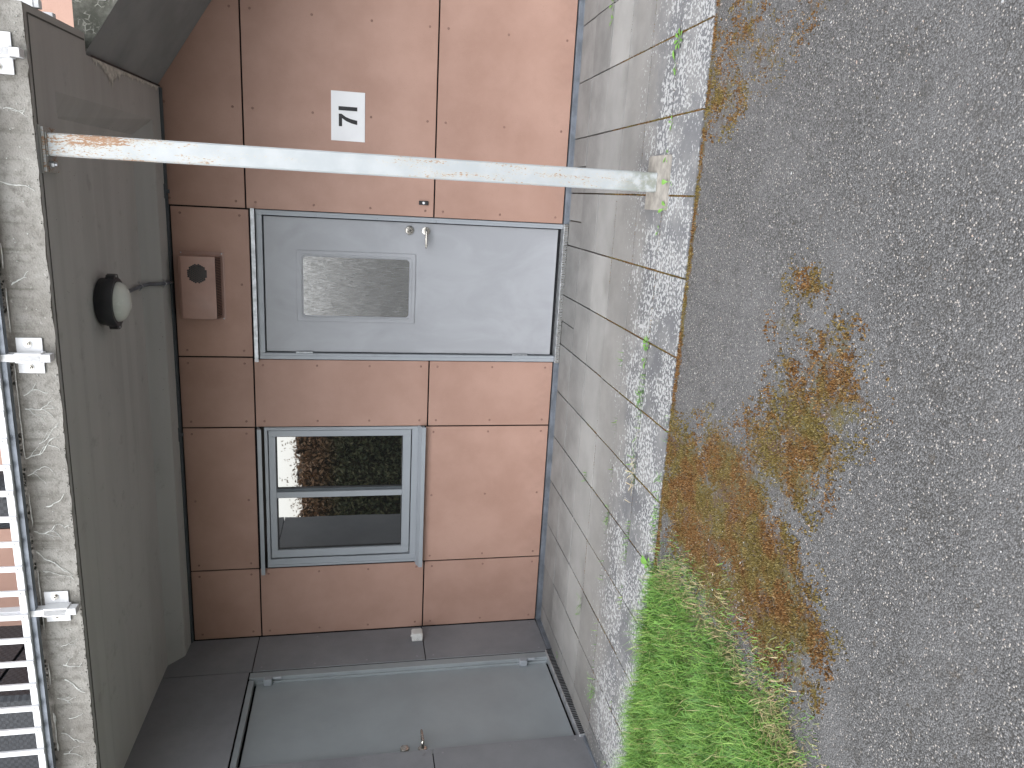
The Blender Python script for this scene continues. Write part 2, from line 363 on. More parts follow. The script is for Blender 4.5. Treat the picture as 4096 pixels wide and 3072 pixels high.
# ------------------------------------------------------------------ ground: asphalt
def moss_mask(x, y):
    v = 0
    for bx, by, rx, ry, s in BLOBS:
        q = ((x-bx)/(rx*1.35))**2 + ((y-by)/(ry*1.1))**2
        if q < 6: v = max(v, s*.94*math.exp(-q*.8))
    e = -2.112 - y
    if 0 <= e < .3 and x > -1.6: v = max(v, (.95 if x < .5 else .75)*math.exp(-(e/.035)**2))
    return v
BLOBS = [(-1.04, -2.47, .11, .25, 1), (-.92, -2.34, .1, .22, .9), (-.82, -2.67, .1, .22, 1), (-.85, -2.83, .1, .21, .9), (-1.04, -2.77, .11, .22, 1), (-1.23, -2.52, .11, .26, 1), (-1.02, -3.02, .12, .24, 1), (-1.11, -3.17, .1, .2, 1), (-1.18, -3.0, .09, .19, 1), (-1.12, -3.34, .07, .13, .8), (-.36, -3.24, .12, .19, .7), (-.5, -3.12, .12, .2, .8), (-.64, -2.95, .09, .17, .7), (-.52, -3.23, .09, .14, .7), (-.22, -3.25, .08, .12, .5), (-.66, -3.11, .09, .16, .8), (-.05, -3.05, .08, .12, .4), (-.19, -2.98, .07, .13, .4), (.62, -2.27, .09, .2, .55), (.71, -2.54, .09, .2, .45), (.81, -2.34, .08, .18, .5), (.51, -2.3, .05, .12, .5), (.79, -2.85, .06, .1, .4), (-1.14, -2.24, .08, .2, .9), (-.86, -2.19, .07, .15, .6), (-.72, -2.56, .07, .16, .55), (-1.28, -3.33, .06, .11, .6), (-1.3, -2.75, .1, .2, .9), (-1.3, -3.12, .09, .15, .8)]
xs = np.concatenate([[-300, -100, -40, -15, -8, -5], np.arange(-3.6, 2.6, .035), [3, 5, 8, 15, 40, 100, 300]])
ys = np.concatenate([[-300, -100, -40, -20, -12, -8, -6], np.arange(-5, -2.108, .035), [-2.106]])
V = []; MK = []
for y in ys:
    for x in xs:
        fade = min(1, max(0, (-2.106-y)/.1))
        z = gz(y) - .008 + .004*fade*noise.noise((x*1.7, y*1.7, 0)) if -6 <= y and -5 < x < 4 else gz(y)-.008
        V.append((float(x), float(y), z)); MK.append(moss_mask(x, y) if (-2.2 < x < 1.5 and y > -4.2) else 0.)
nx = len(xs); F = [(j*nx+i, j*nx+i+1, (j+1)*nx+i+1, (j+1)*nx+i) for j in range(len(ys)-1) for i in range(nx-1)]
me = raw('asphalt', V, F, 'asphalt'); at = me.attributes.new('moss', 'FLOAT', 'POINT'); at.data.foreach_set('value', np.array(MK, dtype=np.float32))
tag(link('asphalt', me), kind='structure')
# bare ground behind and beside the buildings
g = MB().add([(-300, 300, -.12), (300, 300, -.12), (300, -2.3, -.12), (-300, -2.3, -.12)], [(0, 1, 2, 3)])
tag(link('ground', g.mesh('ground', M['soil'])), kind='structure')

# ------------------------------------------------------------------ paving
pav = MB().add([(-3.4, .06, gz(0)-.022), (4.2, .06, gz(0)-.022), (4.2, -2.125, gz(-2.125)-.022), (-3.4, -2.125, gz(-2.125)-.022)], [(0, 1, 2, 3)])
pave = tag(link('pavement', pav.mesh('pavement', M['soil'])), kind='structure')
XJ = [-.14 + .3575*k for k in range(-12, 13)]
YJ = [-.03, -.352, -.704, -1.056, -1.406, -1.757, -2.108]
slabs = {}
def slab(x0, x1, y0, y1):
    w, dpt = round(x1-x0, 3), round(y0-y1, 3); key = (w, dpt)
    if key not in slabs:
        slabs[key] = B(-w/2+.004, w/2-.004, -dpt/2+.005, dpt/2-.005, -.05, 0, bev=.0008).mesh('paving_slab', M['slab'])
    o = link('paving_slab', slabs[key], pave); yc = (y0+y1)/2
    o.location = ((x0+x1)/2, yc, gz(yc) + random.uniform(-.0025, .002))
    o.rotation_euler = (-.018 + random.uniform(-.004, .004), random.uniform(-.005, .005), random.uniform(-.003, .003))
for i in range(len(XJ)-1):
    a, b = XJ[i], XJ[i+1]
    if b < -3.15 or a > 3.9: continue
    for j in range(6):
        if j == 0 and (abs(a+.14) < .01 or abs(a - (-.14+.3575*-2)) < .01 or abs(a-(-.14+.3575)) < .01):
            c = a + .17; slab(a, c, YJ[0], YJ[1]-0); slab(c, b, YJ[0], YJ[1])
        else: slab(max(a, -3.2), b, YJ[j], YJ[j+1])

# ------------------------------------------------------------------ terracotta clad building
bld = thing('terracotta_clad_building', (-1, 0, 0), 'building clad in screwed terracotta fibre cement panels with grey door and window', 'building')
G = .005
screw_me = MB().lathe((0, 0, 0), (0, -1, 0), [(.0055, 0), (.0055, .0012), (.003, .0022)], 8)
def screws(x0, x1, z0, z1, parent, plane='front', m='orange'):
    sb = MB()
    def line(a, b, step):
        n = max(1, round((b-a)/step)); return [a + (b-a)*i/n for i in range(n+1)]
    us = line(x0+.045, x1-.045, .55); vs = line(z0+.06, z1-.06, .42)
    for u in us:
        for v in vs:
            if plane == 'front': sb.lathe((u, 0, v), (0, -1, 0), [(.0085, 0), (.0085, .0016), (.004, .0032)], 8)
            else: sb.lathe((plane, u, v), (1, 0, 0), [(.007, 0), (.007, .0014), (.003, .0026)], 8)
    part('screws', sb, m+'_screw', parent, kind='stuff')
def panel(x0, x1, z0, z1, sc=True):
    p = part('panel', B(x0+G, x1-G, 0, .009, z0+G, z1-G, bev=.001), 'orange', bld)
    if sc: screws(x0, x1, z0, z1, p)
C1, C2, C3, RT, R1, R2, R0 = -3.15, -2.585, -1.4935, 2.603, 2.139, .916, 0.
for (a, b, z0, z1) in [(C1, C2, R0, R2), (C1, C2, R2, R1-.015), (C1, C2, R1-.015, RT), (C2, C3, R0, .935), (C2, C3, R1-.015, RT),
                       (C3, -1., R0, R2+.004), (C3, -1., R2+.004, R1-.018), (C3, -.99, R1-.018, RT), (-.99, 0, 2.12, RT),
                       (0, 2.4, R0, R2), (0, 2.4, R2, R1), (0, 2.4, R1, 2.66), (2.4, 4, R0, R2), (2.4, 4, R2, R1), (2.4, 4, R1, RT)]:
    panel(a, b, z0, z1)
for (a, b) in [(C1, -2.2), (-2.2, -1.1), (-1.1, 0), (0, 1.2), (1.2, 2.4), (2.4, 4)]:
    for (z0, z1) in [(2.93, 3.55), (3.55, 4.75), (4.75, 5.6)]: panel(a, b, z0, z1, z0 < 4)
bk = MB()    # carcass behind the cladding, with openings left for door and window
bk.box(C1-.29, C2-.0, .03, .3, -.1, 5.6).box(C2, C3, .03, .3, -.1, .95).box(C2, C3, .03, .3, 2.1, 5.6).box(C3, -1.0, .03, .3, -.1, 5.6).box(-1, 0, .03, .3, 2.1, 5.6).box(-1, 0, .03, .3, -.1, -.03).box(0, 4, .03, .3, -.1, 5.6)
part('carcass', bk, 'backing', bld)
for a, b in ((C1, -1.002), (.002, 4)):
    part('plinth_strip', B(a, b, -.016, .02, -.047, -.004, bev=.002).box(a, b, -.024, -.016, -.047, -.036), 'plinth', bld)
part('top_trim', B(C1, .70, -.022, .02, RT+.003, RT+.020, bev=.002).box(C1, .70, -.03, -.0225, RT+.006, RT+.030), 'trim', bld)
for x, w in ((.085, .045), (-1.53, .05)):
    part('trim_clip', B(x-w, x+w, -.045, -.0305, RT+.004, RT+.022, bev=.003).box(x-.012, x+.012, -.04, -.0225, RT-.012, RT+.004), 'trim', bld)
part('roof_coping', B(C1-.3, 4.1, -.35, .4, 5.6, 5.72, bev=.01), 'trim', bld)

# front door -------------------------------------------------------
door = link('door', None, bld)
tag(door, label='light grey steel door with a tall textured glass light')
part('door_leaf', B(-.9495, -.0395, .02, .05, .026, 2.034, bev=.0015), 'door', door)
part('door_gap', B(-.962, -.027, .045, .06, .0, 2.046), 'backing', door)
fr = MB()
for a, b in ((-1.0, -.957), (-.0325, 0.)):
    fr.box(a, b, -.006, .06, -.0, 2.082, bev=.002)
fr.box(-.997, -.973, -.010, -.0062, 0, 2.08, bev=.001).box(-.014, -.003, -.010, -.0062, 0, 2.08, bev=.001)
fr.box(-.957, -.0325, -.004, .06, 2.042, 2.082, bev=.002)
part('door_frame', fr, 'frame', door)
part('frame_rivets', (lambda b: [b.lathe((x, -.0062, z), (0, -1, 0), [(.006, 0), (.004, .0025)], 8) for x in (-.965, -.023) for z in (.12, .5, .9, 1.3, 1.7)] and b)(MB()), 'frame', door, kind='stuff')
part('drip_flashing', MB().prism([(-.045, 2.083), (-.045, 2.107), (-.042, 2.107), (.02, 2.112), (.02, 2.104), (-.041, 2.083)], 'x', -1.012, .006), 'zinc', door)
part('threshold', B(-1.003, .003, -.035, .06, -.034, -.002, bev=.003), 'zinc', door)
part('threshold_ribs', (lambda b: [b.box(x, x+.006, -.037, -.034, -.032, -.004) for x in np.arange(-1.0, 0, .012)] and b)(MB()), 'steel', door, kind='stuff')
def rounded(x0, x1, z0, z1, r, n=5):
    out = []
    for cx, cz, a0 in ((x1-r, z1-r, 0), (x0+r, z1-r, 90), (x0+r, z0+r, 180), (x1-r, z0+r, 270)):
        for i in range(n+1):
            w = R(a0+90*i/n); out.append((cx+r*math.cos(w), cz+r*math.sin(w)))
    return out
def ring(mb, o, i, yo, yi):      # loft between loops: list of (loop, y)
    n = len(o); mb.add([(x, yo, z) for x, z in o] + [(x, yi, z) for x, z in i], [(k, (k+1) % n, n+(k+1) % n, n+k) for k in range(n)])
gl = link('door_light', None, door)
tr = MB(); L0 = rounded(-.736, -.252, 1.031, 1.828, .004)
prof = [(0, .0195), (0, .014), (.006, .012), (.024, .0118), (.025, .0085), (.030, .0085), (.032, .0115), (.036, .0115), (.038, .014), (.046, .020)]
loops = [(rounded(-.736+o, -.252-o, 1.031+o, 1.828-o, .004 if o < .02 else .028), y) for o, y in prof]
for (a, ya), (b, yb) in zip(loops, loops[1:]): ring(tr, a, b, ya, yb)
part('light_moulding', tr, 'door', gl)
part('pane', B(-.694, -.290, .016, .019, 1.074, 1.786), 'reeded', gl)
def lever(mb, c, n, tdir):
    c = Vector(c); n = Vector(n); t = Vector(tdir)
    mb.lathe(c, n, [(.028, 0), (.028, .006), (.024, .009), (.012, .010)], 24)
    mb.tube([c+n*.008, c+n*.04, c+n*.052+t*.006, c+n*.055+t*.02, c+n*.055+t*.10, c+n*.05+t*.112], [.010, .010, .0105, .010, .0085, .006], 12)
h = MB(); lever(h, (-.091, .02, .966), (0, -1, 0), (-1, 0, 0)); part('handle', h, 'steel', door, True)
lk = MB().lathe((-.091, .02, 1.078), (0, -1, 0), [(.031, 0), (.031, .006), (.026, .012), (.02, .013)], 24).box(-.106, -.076, .002, .0072, 1.072, 1.084, bev=.002)
lock = part('lock', lk, 'steel', door, True)
part('keyhole', MB().lathe((-.091, .0018, 1.073), (0, -1, 0), [(.0032, 0), (.0032, .0012)], 10), 'black', lock)
for z in (1.728, .201):
    part('hinge', MB().lathe((-.9535, .008, z), (0, 0, 1), [(.008, 0), (.008, .036), (.0065, .037), (.0065, .039), (.008, .04), (.008, .074), (.0065, .075), (.0065, .077), (.008, .078), (.008, .113)], 12), 'zinc', door, True)

# window -------------------------------------------------------------
win = link('window', None, bld); tag(win, label='grey two light casement window')
wf = MB()
X0, X1, Z0, Z1 = -2.572, -1.4955, .985, 2.066
for a, b, c, e in ((X0, X0+.055, Z0, Z1), (X1-.022, X1, Z0, Z1), (X0+.055, X1-.022, Z0, Z0+.045), (X0+.055, X1-.022, Z1-.022, Z1)):
    wf.box(a, b, .000, .09, c, e, bev=.0015)
wf.box(X0-.005, X0+.012, -.006, .05, Z0, Z1, bev=.001)
part('window_frame', wf, 'winframe', win)
sash = MB(); s0, s1, t0, t1 = -2.506, -1.5205, 1.0365, 2.038
sash.box(s0, s0+.058, .004, .06, t0, t1, bev=.002).box(s1-.045, s1, .004, .06, t0, t1, bev=.002).box(s0+.058, s1-.045, .0045, .06, t0, t0+.058, bev=.002).box(s0+.058, s1-.045, .0045, .06, t1-.046, t1, bev=.002)
part('sash', sash, 'winframe', win)
part('mullion', B(-2.033, -1.989, .003, .06, t0+.0585, t1-.0465, bev=.002), 'winframe', win)
part('mullion_bead', B(-1.988, -1.968, .018, .06, t0+.0585, t1-.0465), 'trim', win)
for a, b in ((-1.967, -1.566), (-2.447, -2.034)):
    p = part('pane', B(a, b, .030, .034, t0+.0585, t1-.0465), 'glass', win)
    part('glazing_gasket', B(a, b, .022, .0298, t1-.0545, t1-.0467).box(a, b, .022, .0298, t0+.0587, t0+.0647).box(a, a+.007, .022, .0298, t0+.065, t1-.055).box(b-.007, b, .022, .0298, t0+.065, t1-.055), 'rubber', p)
part('sash_gap', B(s0-.006, s1+.006, .05, .085, t0-.008, t1+.006), 'backing', win)
for x in (-1.5085, -2.5175):
    part('trickle_vent', B(x-.006, x+.005, -.004, .0, 1.52, 1.99, bev=.001), 'winframe', win)
part('window_flashing', MB().prism([(-.048, 2.080), (-.048, 2.106), (-.045, 2.108), (.02, 2.114), (.02, 2.106), (-.044, 2.080)], 'x', -2.615, -1.495), 'winframe', win)
part('window_sill', MB().prism([(-.055, .935), (-.055, .962), (.02, .992), (.02, .985), (-.051, .956), (-.051, .935)], 'x', -2.605, -1.488).box(-2.6, -1.495, -.002, .02, .94, .984), 'winframe', win)

# ------------------------------------------------------------------ grey wing
wing = thing('grey_clad_wing', (C1, -1, 0), 'dark grey panelled wing wall with a plain grey side door', 'building')
def gpanel(y0, y1, z0, z1, sc=True):
    p = part('panel', B(C1-.009, C1, y0+G*.7, y1-G*.7, z0+G*.7, z1-G*.7, bev=.001), 'grey', wing)
    if sc: screws(y0, y1, z0, z1, p, C1, 'grey')
for a, b, c, e in [(-.43, -.004, .0, .925), (-.43, -.004, .925, 2.14), (-.43, -.004, 2.14, 2.80), (-2.07, -.43, 2.155, 2.80), (-2.07, -1.335, .0, .963), (-2.07, -1.335, .963, 2.155),
                   (-1.0, -.004, 2.93, 4.2), (-2.07, -1.0, 2.93, 4.2), (-1.0, -.004, 4.2, 5.6), (-2.07, -1.0, 4.2, 5.6)]:
    gpanel(a, b, c, e, c < 2)
part('carcass', B(C1-.3, C1-.03, -.43, 0, -.1, 5.6).box(C1-.3, C1-.03, -2.06, -.4305, 2.17, 5.6).box(C1-.3, C1-.03, -2.06, -1.345, -.1, 2.1695).box(-7, C1-.301, -2.05, .3, -.1, 5.6), 'backing', wing)
for i in range(4):
    for z0, z1 in ((0, .963), (.963, 2.155), (2.155, 2.93), (2.93, 4.2), (4.2, 5.6)):
        part('panel', B(C1-.96*(i+1)+G, C1-.96*i-G, -2.079, -2.07, z0+G, z1-G, bev=.001), 'grey', wing)
part('roof_coping', B(-7.1, C1+.25, -2.3, .3, 5.6, 5.715, bev=.01), 'trim', wing)
part('plinth_strip', B(C1-.02, C1+.016, -.425, -.03, -.045, .0, bev=.002).box(C1+.0162, C1+.024, -.425, -.03, -.045, -.034), 'plinth', wing)
part('plinth_strip', B(C1-.02, C1+.018, -2.09, -1.37, -.03, .004, bev=.002), 'plinth', wing)
sd = link('side_door', None, wing); tag(sd, label='plain grey steel side door')
XD = C1-.045
part('door_leaf', B(XD-.04, XD, -1.40, -.505, .035, 2.10, bev=.002), 'doorL', sd)
sf = MB().box(C1-.06, C1-.004, -.4995, -.436, .0, 2.15, bev=.002).box(C1-.06, C1-.03, -.512, -.50, .0, 2.15, bev=.001).box(C1-.06, C1-.012, -1.40, -.5125, 2.115, 2.15, bev=.002)
part('door_frame', sf, 'doorL', sd)
part('threshold', B(C1-.05, C1+.016, -1.36, -.436, -.03, .024, bev=.004), 'zinc', sd)
part('threshold_ribs', (lambda b: [b.box(C1+.0162, C1+.019, y, y+.008, -.02, .02) for y in np.arange(-1.35, -.44, .017)] and b)(MB()), 'rubber', sd, kind='stuff')
for z in (1.94, .13):
    hb = MB().box(XD+.002, C1+.006, -.545, -.5005, z+.055, z+.110, bev=.004).lathe((C1-.004, -.512, z-.012), (0, 0, 1), [(.005, 0), (.011, .005), (.011, .062), (.007, .064)], 12)
    part('hinge', hb, 'frame', sd, True)
h = MB(); lever(h, (XD, -1.283, 1.017), (1, 0, 0), (0, 1, 0)); part('handle', h, 'steel', sd, True)
part('lock', MB().lathe((XD, -1.27, 1.128), (1, 0, 0), [(.029, 0), (.029, .007), (.025, .013), (.015, .014)], 20), 'steel', sd, True)

# ------------------------------------------------------------------ concrete balcony
bal = thing('concrete_balcony', (-1, -1.74, 2.69), 'weathered concrete balcony slab overhanging the doors', 'balcony')
def zb(y): return 2.618 - .048*y
def zr(y): return 2.716 - .018*y
XA, XB, XS, XE, YF = .40, .50, .705, .80, -1.72
und = MB()
def U(pts): und.add([(x, y, z) for x, y, z in pts], [tuple(range(len(pts)))])
XW = C1-.02
bp = lambda x, y: (x, y, zb(y)); rp = lambda x, y: (x, y, zr(y))
U([bp(XW, .02), bp(XS, .02), bp(XS, -.186), bp(XB, -.186), bp(XW, -.186)])
U([bp(XW, -.186), bp(XB, -.186), rp(XA, -.29), rp(XW, -.29)])
U([rp(XW, -.29), rp(XA, -.29), rp(XA, -1.42), rp(XW, -1.42)])
U([bp(XB, -.186), bp(XB, -1.5), rp(XA, -1.42), rp(XA, -.29)])
U([rp(XW, -1.42), rp(XA, -1.42), bp(XB, -1.5), bp(XW, -1.5)])
U([bp(XB, -.186), bp(XS, -.186), bp(XS, -1.13), bp(XS, -1.5), bp(XB, -1.5)])
U([bp(XS, -1.13), bp(XE, -1.13), bp(XE, -1.5), bp(XS, -1.5)])
U([bp(XW, -1.5), bp(XB, -1.5), bp(XS, -1.5), bp(XE, -1.5), bp(XE, YF), bp(XW, YF)])
part('soffit', und, 'soffit', bal)
gr_ = MB()
for (xa, xb, ya, yb) in ((XW, XE-.03, -1.700, -1.690), (XE-.036, XE-.028, -1.69, -1.14)):
    gr_.add([(xa, ya, zb(ya)-.0015), (xb, ya, zb(ya)-.0015), (xb, yb, zb(yb)-.0015), (xa, yb, zb(yb)-.0015)], [(0, 1, 2, 3)])
part('drip_groove_shade', gr_, mat_plain('groove_shade_concrete', (.09, .088, .08), .9), bal)  # flat strips on the soffit; the groove's shade is put into their dark colour
# front edge with slightly broken arris
N = 150; ed = []; fa = []
for i in range(N+1):
    x = C1-.02 + (XE-C1+.02)*i/N; q = .006*noise.noise((x*9, 3, 0)) + .004*noise.noise((x*31, 5, 0)); big = max(0, noise.noise((x*2.3, 8, 1))-.35)*.03
    ed += [(x, YF, zb(YF)), (x, -1.7402, 2.697+q+big), (x, -1.742+.0015*noise.noise((x*20, 0, 0)), 2.86), (x, -1.740, 2.898+.004*noise.noise((x*14, 1, 0))), (x, -1.70, 2.905)]
    if i:
        o = 5*i
        for k in range(4): fa.append((o-5+k, o+k, o+k+1, o-4+k))
fasc = MB().add(ed, fa); part('fascia', fasc, 'fascia', bal)
part('floor', B(C1-.02, XE, -1.70, .02, 2.80, 2.905).box(XS, XE, -1.72, -1.13, zb(-1.13)+.035, 2.79), 'fascia', bal)
part('end_face', MB().add([(XE, -1.742, 2.70), (XE, -1.13, zb(-1.13)), (XE, -1.13, 2.905), (XE, -1.742, 2.905)], [(0, 1, 2, 3)]).add([(XS, -1.13, zb(-1.13)), (XE, -1.13, zb(-1.13)), (XE, -1.13, 2.9), (XS, -1.13, 2.9)], [(0, 1, 2, 3)]), 'fascia', bal)
# lime deposits along the construction joint and in the cracks
def ribbon(mb, pts, ws, nrm=(0, -1, 0), y=-1.7455):
    vs = []; fs = []
    for k, p in enumerate(pts):
        a = Vector(pts[max(0, k-1)]); b = Vector(pts[min(len(pts)-1, k+1)]); t = b-a; n = Vector((-t.y, t.x)); n = n.normalized() if n.length > 1e-9 else Vector((0, 1))
        w = ws[k]/2
        for q, yy in ((-w, y+.0018), (-w*.4, y+.0013), (w*.4, y+.0013), (w, y+.0018)):
            vs.append((p[0]+n.x*q, yy, p[1]+n.y*q))
        if k:
            for i in range(3): fs.append((4*(k-1)+i, 4*(k-1)+i+1, 4*k+i+1, 4*k+i))
    mb.add(vs, fs)
lime = MB(); rd = random.Random(3)
x = .55
while x > -3.1:
    L = rd.uniform(.1, .5); n = max(3, int(L/.02)); pts = []; ws = []; hv = rd.random() < .45
    for i in range(n):
        xx = x - L*i/(n-1); pts.append((xx, 2.8625+.003*noise.noise((xx*20, 0, 2)))); ws.append((.004 + (.02 if hv else .003)*max(0, noise.noise((xx*16, 7, 0))+.15))*(.3 if i in (0, n-1) else 1))
    ribbon(lime, pts, ws); x -= L + rd.uniform(.02, .25)
def crack(mb, x, z, ang, L, w, depth=0):
    pts = [(x, z)]; n = max(3, int(L/.012))
    for i in range(n):
        ang += rd.uniform(-.55, .55); ang = max(-2.6, min(-.5, ang)); x += .012*math.cos(ang); z += .012*math.sin(ang)
        if z < 2.712: break
        pts.append((x, z))
        if depth < 2 and rd.random() < .16: crack(mb, x, z, ang + rd.choice((-1, 1))*rd.uniform(.6, 1.1), L*.5, w*.6, depth+1)
    if len(pts) > 2: ribbon(mb, pts, [w*rd.uniform(.5, 1.4)*(1-.7*i/len(pts)) for i in range(len(pts))])
for x in [.4, .12, -.3, -.78, -.84, -1.0, -1.07, -1.15, -1.3, -1.42, -1.52, -1.62, -2.02, -2.12, -2.2, -2.3, -2.42, -2.5, -2.62, -2.75]:
    crack(lime, x, rd.choice((2.86, 2.86, 2.84, 2.80)), -1.57+rd.uniform(-.6, .6), rd.uniform(.07, .17), rd.uniform(.003, .0065))
for i in range(90):
    x, z = rd.uniform(-3.1, .75), rd.uniform(2.705, 2.85); r = rd.uniform(.0012, .0035)
    lime.lathe((x, -1.742, z), (0, -1, 0), [(r, 0), (r*.7, .0025)], 7)
part('lime_deposit', lime, 'efflo', bal, kind='stuff')
# tidy drip crust by the stair joint
cr = MB()
for i in range(60):
    y = -1.05 + 1.0*(i/60); h = rd.uniform(.016, .036) + (.085*max(0, 1-abs(y+.82)/.17))*rd.uniform(.5, 1.1); w = rd.uniform(.012, .02)
    zz = zb(y) - .0025
    cr.add([(XS-.002, y-w, zz), (XS-.002, y+w, zz), (XS-h, y+rd.uniform(-.006, .006), zz), (XS-h*.5, y, zz-.004)], [(0, 1, 3), (1, 2, 3), (2, 0, 3)])
part('drip_crust', cr, 'efflo_d', bal, kind='stuff')
# dark dirt tufts along the top edge and arris
mo = MB()
for i in range(900):
    x = rd.uniform(-3.1, .75)
    if noise.noise((x*3.1, 4, 0)) < -.05: continue
    z = rd.uniform(2.872, 2.903); r = rd.uniform(.003, .009)
    mo.add([(x-r, -1.741, z-r*.6), (x+r, -1.741, z-r*.5), (x, -1.741, z+r*.8), (x, -1.741-r*.9, z)], [(0, 1, 3), (1, 2, 3), (2, 0, 3)])
for i in range(260):
    x = rd.uniform(-3.1, -1.0) if rd.random() < .8 else rd.uniform(-1, .7); r = rd.uniform(.002, .006); z = 2.70+rd.uniform(-.004, .004)
    mo.add([(x-r, -1.739, z-r*.6), (x+r, -1.739, z-r*.5), (x, -1.739, z+r*.8), (x, -1.739-r*.9, z)], [(0, 1, 3), (1, 2, 3), (2, 0, 3)])
part('dark_moss', mo, mat_plain('black_moss', (.05, .05, .042), .95), bal, kind='stuff')

# ------------------------------------------------------------------ staircase
st = thing('concrete_staircase', (.75, -.5, 2.63), 'concrete flight of stairs descending to the right from the balcony', 'stairs')
SL = -.655
def su(x, y): return 2.632 - .064*(y/1.08)*1.0 + SL*(x-.712)
xe = 4.3; yo = -1.08
def sx(x): return x
fl = MB()
vs = [(.712, .0, su(.712, 0)), (xe, 0, su(xe, 0)), (xe, yo, su(xe, yo)), (.712, yo, su(.712, yo))]
fl.add(vs, [(0, 1, 2, 3)])
prof = [(.712, su(.712, yo))] + [(xe, su(xe, yo))]; top = []
nst = 13; tr_ = .27; ris = .176; xx = .80; zz = 2.905-ris
tops = [(.712, 2.735), (xx, 2.735)]
tops = [(.712, 2.729)]
for k in range(nst):
    tops += [(xx+tr_*(k+1), 2.729-ris*k), (xx+tr_*(k+1), 2.729-ris*(k+1))]
tops = [(x, z) for x, z in tops if x <= xe+.01]
poly = prof + tops[::-1]
sf_ = MB().add([(x, yo, z) for x, z in poly], [tuple(range(len(poly)))]); part('side_face', sf_, 'stair_side', st)
fl.add([(.712, 0, su(.712, 0)), (.712, yo, su(.712, yo)), (.712, yo, 2.729), (.712, 0, 2.729)], [(0, 1, 2, 3)])
part('flight', fl, 'stair', st)
tx = MB(); px, pz = .712, 2.729
for k in range(nst):
    x2 = xx+tr_*(k+1); tx.add([(px, 0, pz), (x2, 0, pz), (x2, yo, pz), (px, yo, pz)], [(0, 1, 2, 3)]); tx.add([(x2, 0, pz), (x2, yo, pz), (x2, yo, pz-ris), (x2, 0, pz-ris)], [(0, 1, 2, 3)]); px, pz = x2, pz-ris
    if px > xe: break
part('treads', tx, 'fascia', st)
part('joint_gap', MB().add([(XS+.001, .0, zb(0)-.0006), (XS+.010, .0, zb(0)-.0006), (XS+.010, -1.075, zb(-1.075)-.0006), (XS+.001, -1.075, zb(-1.075)-.0006)], [(0, 1, 2, 3)]), 'black', st)
# ------------------------------------------------------------------ railings
rail = thing('balcony_railing', (-1, -1.83, 2.89), 'white steel balcony railing with flat balusters bolted to the slab edge', 'railing')
part('bottom_rail', B(-3.12, .74, -1.822, -1.785, 2.889, 2.920, bev=.002), 'white', rail)
part('top_rail', B(-3.12, .74, -1.835, -1.785, 3.86, 3.90, bev=.003), 'white', rail)
part('rail_underside_shade', B(-3.12, .74, -1.805, -1.775, 2.866, 2.8885), 'plinth', rail)  # added grey strip, paints the shaded underside of the white rail
bme = B(-.0125, .0125, -.014, .0, -.004, .98, bev=.0015).mesh('baluster', M['white']); scm = MB().lathe((0, -.014, .018), (0, -1, 0), [(.0055, 0), (.004, .003)], 10).mesh('screw', M['zinc'])
rl = rail.location
k = 0; x = -.695
xs_b = [-.705-.1205*i for i in range(-11, 21)]
for x in xs_b:
    if not -3.1 < x < .72: continue
    o = link('baluster', bme, rail, (x-.0115-rl.x, -1.8225-rl.y, 2.889-rl.z)); link('screw', scm, o)
plate = B(-.0775, .0775, -.006, 0, 0, .102, bev=.0015).mesh('bracket_plate', M['white'])
bolt = MB().lathe((0, 0, 0), (0, -1, 0), [(.015, 0), (.015, .003), (.0105, .0032), (.0105, .012), (.006, .0125), (.006, .02)], 12).mesh('bolt', M['steel'], smooth=True)
slv = B(-.021, .021, -.062, -.0062, -.012, .09, bev=.002).mesh('bracket_sleeve', M['white'])
pst = B(-.0165, .0165, -.058, -.012, -.046, 1.10, bev=.002).mesh('railing_post', M['white'])
for x in (.606, -.6, -1.803, -3.0):
    br = link('bracket', plate, rail, (x-rl.x, -1.7435-rl.y, 2.744-rl.z))
    for q in (-.052, .052): link('bolt', bolt, br, (q, -.006, .056))
    link('bracket_sleeve', slv, br); 
    link('railing_post', pst, rail, (x-rl.x, -1.7435-rl.y-.004, 2.744-rl.z))
sr = thing('stair_railing', (.85, -1.12, 2.72), 'white steel stair railing bracket bolted to the side of the flight', 'railing')
def srb(x, z): 
    p = part('bracket', B(x-.075, x+.075, yo-.012, yo-.005, z-.05, z+.055, bev=.0015), 'white', sr)
    part('bolt', MB().lathe((x-.045, yo-.012, z+.01), (0, -1, 0), [(.015, 0), (.015, .003), (.010, .0032), (.010, .014)], 12), 'steel', p, True)
    part('railing_post', B(x-.0165, x+.0165, yo-.06, yo-.0125, z-.04, z+1.05, bev=.002), 'white', sr)
srb(1.03, 2.63); srb(2.2, 1.87); srb(3.3, 1.15)
part('handrail', MB().tube([(.95, yo-.04, 3.72), (3.8, yo-.04, 3.72+SL*2.85)], .021, 10), 'white', sr, True)
part('landing_bracket', B(XE+.001, XE+.008, -1.62, -1.46, 2.735, 2.84, bev=.0015).box(XE+.0082, XE+.05, -1.565, -1.525, 2.72, 2.83, bev=.002), 'white', sr)
part('landing_post', B(XE+.012, XE+.046, -1.562, -1.528, 2.7, 3.85, bev=.002), 'white', sr)
part('landing_plate', B(XE+.001, XE+.007, -1.36, -1.24, 2.742, 2.84, bev=.0015).box(XE+.0072, XE+.04, -1.33, -1.295, 2.73, 2.80, bev=.002), 'white', sr)

